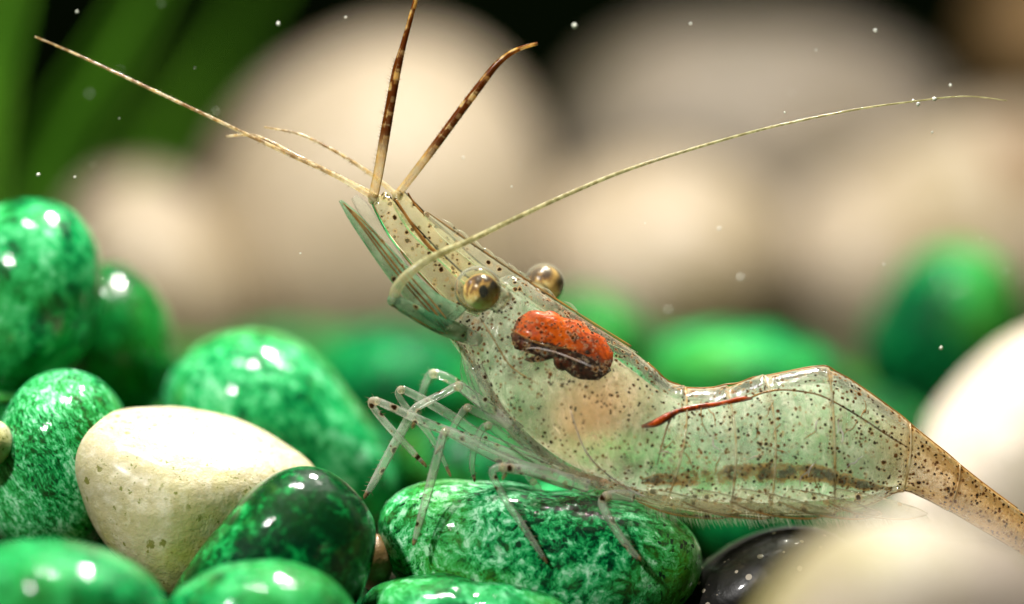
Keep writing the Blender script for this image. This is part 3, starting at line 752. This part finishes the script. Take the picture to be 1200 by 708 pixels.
# organs
def organ(name, outline, dpx, thick, m, seed=0):
    n = len(outline); cx = sum(p[0] for p in outline) / n; cy = sum(p[1] for p in outline) / n
    pol = sorted((math.atan2(cy - y, x - cx), math.hypot(x - cx, y - cy)) for x, y in outline)
    V, F = ico(4); out = []
    A = [p[0] for p in pol]; R = [p[1] for p in pol]
    A = [A[-1] - 2 * math.pi] + A + [A[0] + 2 * math.pi]; R = [R[-1]] + R + [R[0]]
    for v in V:
        th = math.atan2(v.z, v.x); r = R[0]
        for i in range(len(A) - 1):
            if A[i] <= th <= A[i + 1]:
                f = (th - A[i]) / (A[i + 1] - A[i]); f = f * f * (3 - 2 * f); r = R[i] * (1 - f) + R[i + 1] * f
        r *= math.sqrt(max(0, 1 - v.y * v.y)) * (1 + 0.03 * noise.noise(v * 4 + Vector((seed, 0, 0))))
        px, py = cx + r * math.cos(th), cy - r * math.sin(th)
        out.append(L(px, py, flank(px, py) + dpx + thick * (1 + v.y)))
    return mesh_obj(name, out, F, m, shrimp)
def under(pts, off): return [(x, y, flank(x, y) + off) for x, y, _ in pts]
organ('digestive_gland', [(601, 392), (605, 375), (620, 365), (640, 365), (662, 373), (690, 386), (712, 402), (719, 418), (714, 434), (692, 424), (665, 413), (640, 404), (616, 402)], 5, 20, M['orange'], 1)
organ('stomach', [(599, 390), (602, 408), (614, 421), (630, 417), (648, 420), (662, 434), (680, 445), (702, 445), (717, 434), (708, 418), (678, 402), (640, 392), (615, 384)], 7, 18, M['darkbrown'], 5)
tube('gland_fold', under([(608, 414, -74), (622, 408, -77), (648, 412, -78), (680, 424, -76), (712, 438, -70)], 1.5), [0.4, 0.8, 0.7, 0.9, 0.4], M['white_fold'], n=40, ring=6)
tube('gland_fold', under([(602, 388, -72), (625, 400, -77), (650, 407, -78), (675, 408, -75)], 1.5), [0.6, 0.9, 0.9, 0.4], M['amber'], n=40, ring=6)
tube('gut', under([(752, 500, -62), (768, 496, -66), (783, 488, -68), (798, 481, -68), (820, 477, -68), (845, 473, -66), (868, 468, -64), (882, 467, -62)], 4), [2, 4.6, 4.6, 3.0, 3.8, 2.8, 3.4, 1.2], M['gut'], n=60)
tube('vessel', under([(880, 466, -62), (895, 460, -62), (915, 457, -62), (940, 459, -60), (965, 465, -57), (1000, 484, -52), (1040, 510, -46), (1070, 528, -40)], 3), [1.2, 1.3, 1.2, 1.2, 1.2, 1.2, 1.2, 0.8], M['amber_dark'], n=60, ring=6)
tube('vessel', under([(788, 487, -70), (782, 500, -73), (776, 520, -76), (770, 545, -74)], 3), [1.4, 1.2, 1.0, 0.6], M['amber_dark'], n=30, ring=6)
V, F, UV = [], [], []
bp = [(752, 564), (780, 561), (810, 561), (850, 556), (900, 553), (950, 555), (990, 562), (1020, 570), (1046, 573)]
bw = [(4,), (10,), (12,), (13,), (14,), (13,), (10,), (7,), (2,)]
for i in range(121):
    x, y = cr(bp, 8 * i / 120); hw = cr(bw, 8 * i / 120)[0]
    for j in range(9):
        a = -1 + j / 4; V.append(L(x, y + a * hw, flank(x, y + a * hw) + 4)); UV.append((i / 120, a * 0.5 + 0.5))
for i in range(120):
    for j in range(8): F.append((i * 9 + j, i * 9 + j + 1, i * 9 + j + 10, i * 9 + j + 9))
mesh_obj('side_band', V, F, M['band'], shrimp, UV)

# beak with saw teeth
ROS = [(748, 413, 738, 414, 3, -18), (700, 383, 690, 392, 5, -18), (650, 351, 640, 368, 5, -17), (600, 318, 590, 335, 4.5, -16), (560, 291, 550, 306, 4, -15), (525, 267, 517, 278, 3, -14), (498, 247, 496, 250, 1, -14)]
ros = loft('rostrum', ROS, M['rostrum'], n=60, ring=16)
for (bx, by, tx, ty) in ((622, 331, 602, 317), (596, 314, 575, 300), (566, 294, 548, 280), (536, 273, 518, 258), (650, 350, 633, 337), (609, 322, 590, 309), (581, 304, 562, 290), (551, 283, 533, 269), (676, 366, 660, 354)):
    tube('tooth', [(bx, by, -17), ((bx + tx) / 2 + 1, (by + ty) / 2 - 3, -17), (tx, ty - 1, -17)], [2.6, 1.6, 0.3], M['rostrum'], ros, n=10, ring=6)
tube('beak_ridge', [(740, 406, -19), (690, 375, -20), (640, 343, -20), (590, 310, -19), (540, 276, -17), (500, 248, -15)], [1.1] * 5 + [0.6], M['amber'], ros, n=50, ring=6)

# eyes
def eye(px, py, d, r, cov, label=None):
    v, f = ico(4)
    o = mesh_obj('eye', [p * (r * S) for p in v], f, M['eye'], shrimp); o.location = L(px, py, d)
    cx, cy, cdp, crad = cov
    mesh_obj('eye_cover', [p * (crad * S) + (L(cx, cy, cdp) - L(px, py, d)) for p in v], f, M['cornea'], o)
    return o
e1 = eye(564, 342, -66, 21.0, (560, 339, -63, 27.0))
e2 = eye(637, 333, 66, 22.0, (636, 333, 66, 24))
e2.data.materials[0] = M['eye_dark']
e2.rotation_euler = (0.5, 0.4, 2.4)
tube('eye_stalk', [(590, 355, -36), (582, 350, -46), (572, 345, -56)], [15, 15, 17], M['rostrum'], n=16, ring=20)
tube('eye_stalk', [(625, 352, 40), (630, 345, 50), (634, 338, 58)], [14, 14, 15], M['rostrum'], n=16, ring=20)

# feelers: bases
near_ped = loft('feeler_base', [(585, 345, 560, 372, 13, -30), (552, 326, 528, 358, 14, -32), (520, 297, 498, 328, 14, -34), (497, 274, 473, 300, 13, -35), (476, 252, 452, 272, 12, -36), (462, 234, 438, 246, 10, -36), (452, 228, 434, 234, 5, -36)], M['peduncle'], n=60, ring=24)
far_ped = loft('feeler_base', [(600, 335, 575, 360, 12, 10), (560, 305, 540, 330, 13, 10), (525, 272, 508, 300, 13, 8), (500, 250, 480, 272, 12, 8), (484, 234, 464, 248, 10, 8), (474, 224, 458, 232, 5, 8)], M['peduncle'], n=60, ring=24)
tube('base_margin', [(437, 238, -38), (452, 268, -40), (466, 286, -42), (474, 301, -42), (500, 330, -42), (530, 360, -40)], [0.9] * 6, M['amber_dark'], near_ped, n=40, ring=6)
tube('base_margin', [(464, 234, -42), (482, 262, -45), (504, 290, -46), (520, 300, -46)], [1.4, 2.2, 2.4, 1], M['amber_dark'], near_ped, n=40, ring=6)
tube('base_margin', [(478, 226, 0), (490, 244, -4), (512, 264, -5), (530, 278, -5)], [1, 1.4, 1.2, .6], M['amber_dark'], far_ped, n=40, ring=6)
def knob(px, py, d, r, m, parent): 
    v, f = ico(3); o = mesh_obj('joint', [p * (r * S) + L(px, py, d) for p in v], f, m, parent); return o
knob(438, 234, -37, 6.5, M['peduncle'], near_ped); knob(466, 229, 6, 6.5, M['peduncle'], far_ped); knob(452, 231, -20, 6, M['peduncle'], near_ped)

# feelers: whips with bristles
def bristles(parent, pts, radii, u0, u1, count, length, side, seed=0, lean=0.4, m='hair'):
    rb = random.Random(seed); V, F = [], []
    rows = [(*p, r) for p, r in zip(pts, radii)]
    for i in range(count):
        u = (u0 + (u1 - u0) * (i + rb.uniform(0, 0.8)) / count) * (len(rows) - 1)
        a = cr(rows, u); b = cr(rows, min(u + 0.02, len(rows) - 1))
        dx, dy = b[0] - a[0], b[1] - a[1]; l = math.hypot(dx, dy) or 1; dx /= l; dy /= l
        sd = side if side else rb.choice((-1, 1))
        nxv, nyv = dy * sd, -dx * sd
        ll = length * rb.uniform(0.6, 1.2)
        p0 = (a[0] + nxv * a[3] * 0.8, a[1] + nyv * a[3] * 0.8, a[2])
        tip = (p0[0] + (nxv + dx * lean) * ll, p0[1] + (nyv + dy * lean) * ll, a[2] + rb.uniform(-.5, .5) * ll)
        A, B = L(*p0), L(*tip); tg = (B - A).normalized(); s1 = tg.cross(Vector((0.3, 0.9, 0.2))).normalized() * 0.55 * S; s2 = tg.cross(s1)
        k0 = len(V); V += [A + s1, A - s1 * 0.5 + s2 * 0.87, A - s1 * 0.5 - s2 * 0.87, B]
        F += [(k0, k0 + 1, k0 + 3), (k0 + 1, k0 + 2, k0 + 3), (k0 + 2, k0, k0 + 3)]
    o = mesh_obj('bristles', V, F, M[m], parent, smooth=False); o['kind'] = 'stuff'; return o

def feeler(pts, radii, m, hairs=(), n=160):
    o = tube('feeler', pts, radii, m, n=n, ring=12)
    for i, h in enumerate(hairs): bristles(o, pts, radii, *h, seed=i + len(pts))
    return o
feeler([(437, 232, -38), (443, 205, -39), (450, 165, -40), (457, 125, -40), (465, 82, -40), (472, 55, -40), (481, 22, -40), (490, -12, -40), (500, -60, -38)], [6.0, 5.8, 6.0, 5.6, 5.2, 3.6, 3.0, 2.6, 1.2], M['feeler_brown'],
       [(0.12, 0.55, 46, 6.5, 1), (0.3, 0.75, 24, 4, -1)])
feeler([(466, 228, 6), (484, 205, 6), (512, 168, 5), (540, 130, 4), (562, 101, 2), (580, 78, 0), (596, 64, -2), (612, 56, -3), (630, 51, -4)], [4.6, 4.8, 5.2, 5.2, 4.8, 4.0, 3.2, 2.6, 1.8], M['feeler_brown'],
       [(0.2, 0.8, 40, 4.5, 1), (0.2, 0.8, 34, 3.5, -1)])
feeler([(440, 235, -40), (422, 222, -42), (385, 202, -46), (330, 177, -54), (250, 139, -62), (150, 92, -70), (90, 64, -74), (41, 43, -78)], [3.6, 3.2, 2.6, 2.2, 1.9, 1.6, 1.3, 1.0], M['feeler_gold'],
       [(0.1, 0.7, 34, 4.5, 0)])
feeler([(468, 232, 8), (450, 216, 12), (420, 194, 16), (385, 173, 20), (350, 157, 24), (310, 149, 28)], [3.2, 2.8, 2.2, 1.8, 1.4, 1.0], M['feeler_gold'], [(0.3, 0.9, 16, 3.5, 0)])
feeler([(450, 233, -10), (400, 208, 0), (345, 181, 14), (310, 163, 24), (290, 158, 28), (265, 160, 32)], [2.2, 2.0, 1.8, 1.6, 1.6, 1.2], M['feeler_gold'])
ant_pts = [(462, 352, -76), (464, 340, -80), (474, 326, -84), (494, 309, -86), (520, 295, -86), (548, 283, -84), (600, 258, -78), (660, 230, -70), (730, 201, -62), (810, 175, -52), (900, 150, -42), (1000, 129, -30), (1070, 119, -22), (1130, 113, -16), (1180, 118, -10)]
ant = feeler(ant_pts, [6.5, 6.5, 6.0, 5.0, 4.2, 3.5, 2.8, 2.3, 2.0, 1.7, 1.4, 1.15, 0.95, 0.8, 0.6], M['feeler_olive'], n=260)
tube('feeler_stem', [(560, 398, -20), (522, 383, -58), (495, 371, -68), (475, 360, -74), (463, 352, -76)], [9, 11, 9.5, 8.5, 7.5], M['scale'], n=30, ring=16)
tube('stem_margin', [(520, 391, -66), (495, 379, -74), (474, 366, -78), (459, 357, -78)], [0.9, 1, 1, .8], M['amber_dark'], n=24, ring=6)
knob(462, 352, -76, 8.2, M['scale'], ant)

# antennal scales
sc1 = loft('feeler_scale', [(400, 234, 397, 236, 1.0, -52), (420, 250, 409, 258, 5, -54), (448, 280, 432, 293, 8, -56), (482, 316, 460, 332, 10, -58), (515, 345, 490, 366, 11, -58), (548, 362, 520, 388, 10, -54)], M['scale'], n=60, ring=20)
for dy, r in ((0, 1.2), (-9, 0.9), (7, 1.0)):
    tube('scale_rib', [(402, 238, -56), (424, 262 + dy * .5, -62), (452, 297 + dy, -67), (480, 332 + dy, -70), (508, 364 + dy, -70), (524, 384 + dy, -66)], [0.5, r, r, r, r, 0.6], M['amber_dark'], sc1, n=40, ring=6)
loft('feeler_scale', [(418, 228, 412, 233, 1.0, 20), (432, 240, 420, 250, 4, 20), (455, 275, 440, 284, 5, 18), (480, 312, 464, 322, 6, 16), (512, 345, 498, 358, 6, 14)], M['scale_pale'], n=50, ring=16)
# mouth limbs hanging below the head
for pts, r in (([(545, 405, -30), (551, 430, -34), (556, 455, -36), (560, 478, -34)], [8, 7, 6, 3]),
               ([(556, 430, -50), (566, 455, -54), (574, 480, -52), (590, 500, -46)], [10, 10, 8, 4]),
               ([(548, 415, 10), (546, 440, 8), (552, 462, 6)], [8, 6, 3])):
    tube('mouth_limb', pts, r, M['limb_far'], n=24, ring=12, flat=0.5)

# walking legs: (points, radii, near?)
LEGS = [
    ([(640, 545, -58), (612, 528, -60), (586, 508, -60), (572, 499, -60), (563, 506, -58), (556, 526, -56), (553, 546, -54), (556, 562, -52)], [7, 6.5, 5.5, 5, 4.6, 4.4, 3.6, 2], 'limb_far'),
    ([(715, 572, 10), (700, 578, 14), (684, 586, 16), (672, 598, 18), (668, 608, 18), (676, 622, 16)], [6, 5.5, 5, 4.5, 4, 2], 'limb_far'),
    ([(600, 498, -52), (580, 492, -52), (560, 484, -50), (548, 478, -48), (540, 486, -46), (528, 506, -44), (512, 530, -42)], [7, 6, 5.5, 5, 4.5, 4, 2], 'limb_far'),
    ([(672, 566, -58), (640, 556, -62), (600, 543, -64), (560, 524, -66), (530, 508, -66), (522, 506, -66), (518, 514, -66), (510, 545, -66), (498, 590, -66), (489, 622, -66), (485, 637, -66)], [11, 10, 8.5, 7.5, 6.5, 5.5, 5.5, 6, 5.5, 4.2, 2.4], 'limb'),
    ([(655, 556, -44), (610, 538, -46), (560, 518, -48), (510, 500, -50), (465, 480, -52), (441, 470, -52), (435, 472, -52), (442, 484, -52), (462, 507, -52), (482, 528, -52), (498, 545, -52)], [10, 9, 7, 6.5, 5.5, 5, 4.6, 4.6, 4.8, 4.2, 2.2], 'limb'),
    ([(640, 545, -24), (600, 528, -24), (560, 508, -22), (520, 482, -20), (480, 460, -18), (470, 457, -18), (467, 463, -18), (478, 480, -16), (500, 505, -12), (515, 530, -10), (527, 556, -8)], [9, 8, 6.5, 6.5, 5.5, 5, 4.6, 4.6, 4.4, 3.4, 2], 'limb_far'),
    ([(610, 505, -50), (575, 480, -46), (548, 460, -42), (537, 453, -40), (520, 461, -38), (494, 474, -36), (486, 480, -36), (476, 496, -36), (455, 534, -36), (438, 565, -36), (428, 582, -36)], [8, 8, 7, 6, 5.4, 5.4, 5.8, 6.4, 6.2, 5.2, 2.8], 'limb'),
    ([(600, 500, 30), (560, 468, 34), (530, 446, 38), (508, 438, 40), (500, 446, 42), (492, 470, 44), (484, 500, 46)], [7, 7, 6, 5.5, 5, 4.5, 3], 'limb_far'),
    ([(690, 570, -66), (655, 560, -70), (620, 552, -72), (590, 548, -72), (579, 550, -72), (578, 558, -72), (592, 585, -72), (612, 615, -74), (628, 640, -74), (640, 658, -74)], [9, 8, 7, 6, 5, 5, 4.8, 4.4, 3.8, 2], 'limb'),
    ([(742, 582, -60), (725, 580, -64), (711, 582, -66), (706, 590, -66), (714, 608, -72), (728, 630, -74), (742, 648, -74), (750, 655, -74)], [8, 7, 6.4, 6, 5.4, 5, 4.2, 2.2], 'limb'),
    ([(700, 568, 20), (680, 572, 24), (662, 582, 28), (652, 592, 30), (640, 588, 32), (625, 565, 34), (600, 540, 36), (590, 560, 38)], [6, 6, 5, 4.5, 4.5, 4.5, 4, 2], 'limb_far'),
]
for i, (pts, rad_, mk) in enumerate(LEGS):
    rad_ = [r * 0.88 for r in rad_]
    lg = tube('leg', pts, rad_, M[mk], n=110, ring=14)
    x, y, d = pts[-1]
    tube('claw', [(x + (pts[-2][0] - x) * .35, y + (pts[-2][1] - y) * .35, d), (x, y, d - 1), (x + (x - pts[-2][0]) * .12, y + 3, d - 1)], [rad_[-1] * 1.25, rad_[-1] * 1.02, 0.5], M['claw'], lg, n=8, ring=8)
    bend = max(range(2, len(pts) - 2), key=lambda q: pts[-1][1] - pts[q][1])
    knob(*pts[bend], rad_[bend] * 1.12, M['knee'], lg)
    bristles(lg, pts, rad_, 0.45, 0.97, 30 if i == 6 else 18, 5.5, 0, seed=60 + i, lean=0.5)

# swimmerets and their fringe
for i, (x, d) in enumerate(((760, -62), (812, -62), (868, -62), (925, -58), (980, -52))):
    s = loft('swimmeret', [(x, 572, x - 14, 588, 6, d), (x + 30, 577, x + 12, 598, 8, d - 3), (x + 62, 585, x + 46, 605, 7, d - 3), (x + 92, 594, x + 82, 608, 5, d - 2), (x + 108, 601, x + 106, 604, 1, d)], M['fin'], n=30, ring=16)
    e = [(x - 12, 588, d - 7), (x + 14, 599, d - 9), (x + 47, 606, d - 8), (x + 82, 608, d - 5), (x + 106, 603, d)]
    tube('fin_margin', e, [0.8, 1, 1, 1, .5], M['amber'], s, n=30, ring=6)
    bristles(s, e, [1] * 5, 0.1, 1.0, 44, 11, -1, seed=90 + i, lean=0.5, m='pale_hair')
# tail fan beyond the frame
tube('telson', [(1245, 665, 0), (1290, 700, 0), (1340, 738, 0), (1375, 765, 0)], [17, 12, 8, 2], M['fin'], n=30, ring=14)
for a, dd in ((-14, -34), (10, -50), (-14, 34), (10, 50)):
    tube('tail_blade', [(1242, 668, dd * .3), (1285, 705 + a, dd), (1340, 750 + a, dd * 1.6), (1385, 782 + a, dd * 1.9)], [8, 17, 20, 4], M['fin'], n=30, ring=14, flat=0.2)

# ------------------------------------------------------------------ specks drifting in the water
V, F = [], []
sv, sf = ico(1)
rs = random.Random(11)
spots = [(326, 28, 2.6, -.5), (673, 30, 3.4, .4), (1026, 36, 2.6, .3), (45, 205, 2.6, -.4), (1103, 408, 2.4, .2), (843, 268, 2.0, .5), (809, 28, 1.6, .3), (1076, 122, 3, -.1), (1070, 118, 2, -.1), (1095, 116, 3, -.1), (1114, 100, 2, .2), (868, 325, 2.4, 1), (783, 363, 2.4, 1.2), (405, 20, 1.6, .2), (90, 14, 1.8, .3), (352, 297, 1.3, 0), (1036, 310, 1.3, .3)]
for i in range(26): spots.append((rs.uniform(0, 1200), rs.uniform(0, 330), rs.uniform(0.7, 1.6), rs.uniform(-1.5, 2.5)))
for (x, y, r, d) in spots:
    k0 = len(V); c = P(x, y, d)
    V += [c + p * (r * S * rs.uniform(.7, 1.1)) for p in sv]; F += [tuple(k0 + i for i in f) for f in sf]
tag(mesh_obj('drifting_specks', V, F, M['speck']), 'tiny pale specks drifting in the water', 'specks', kind='stuff')
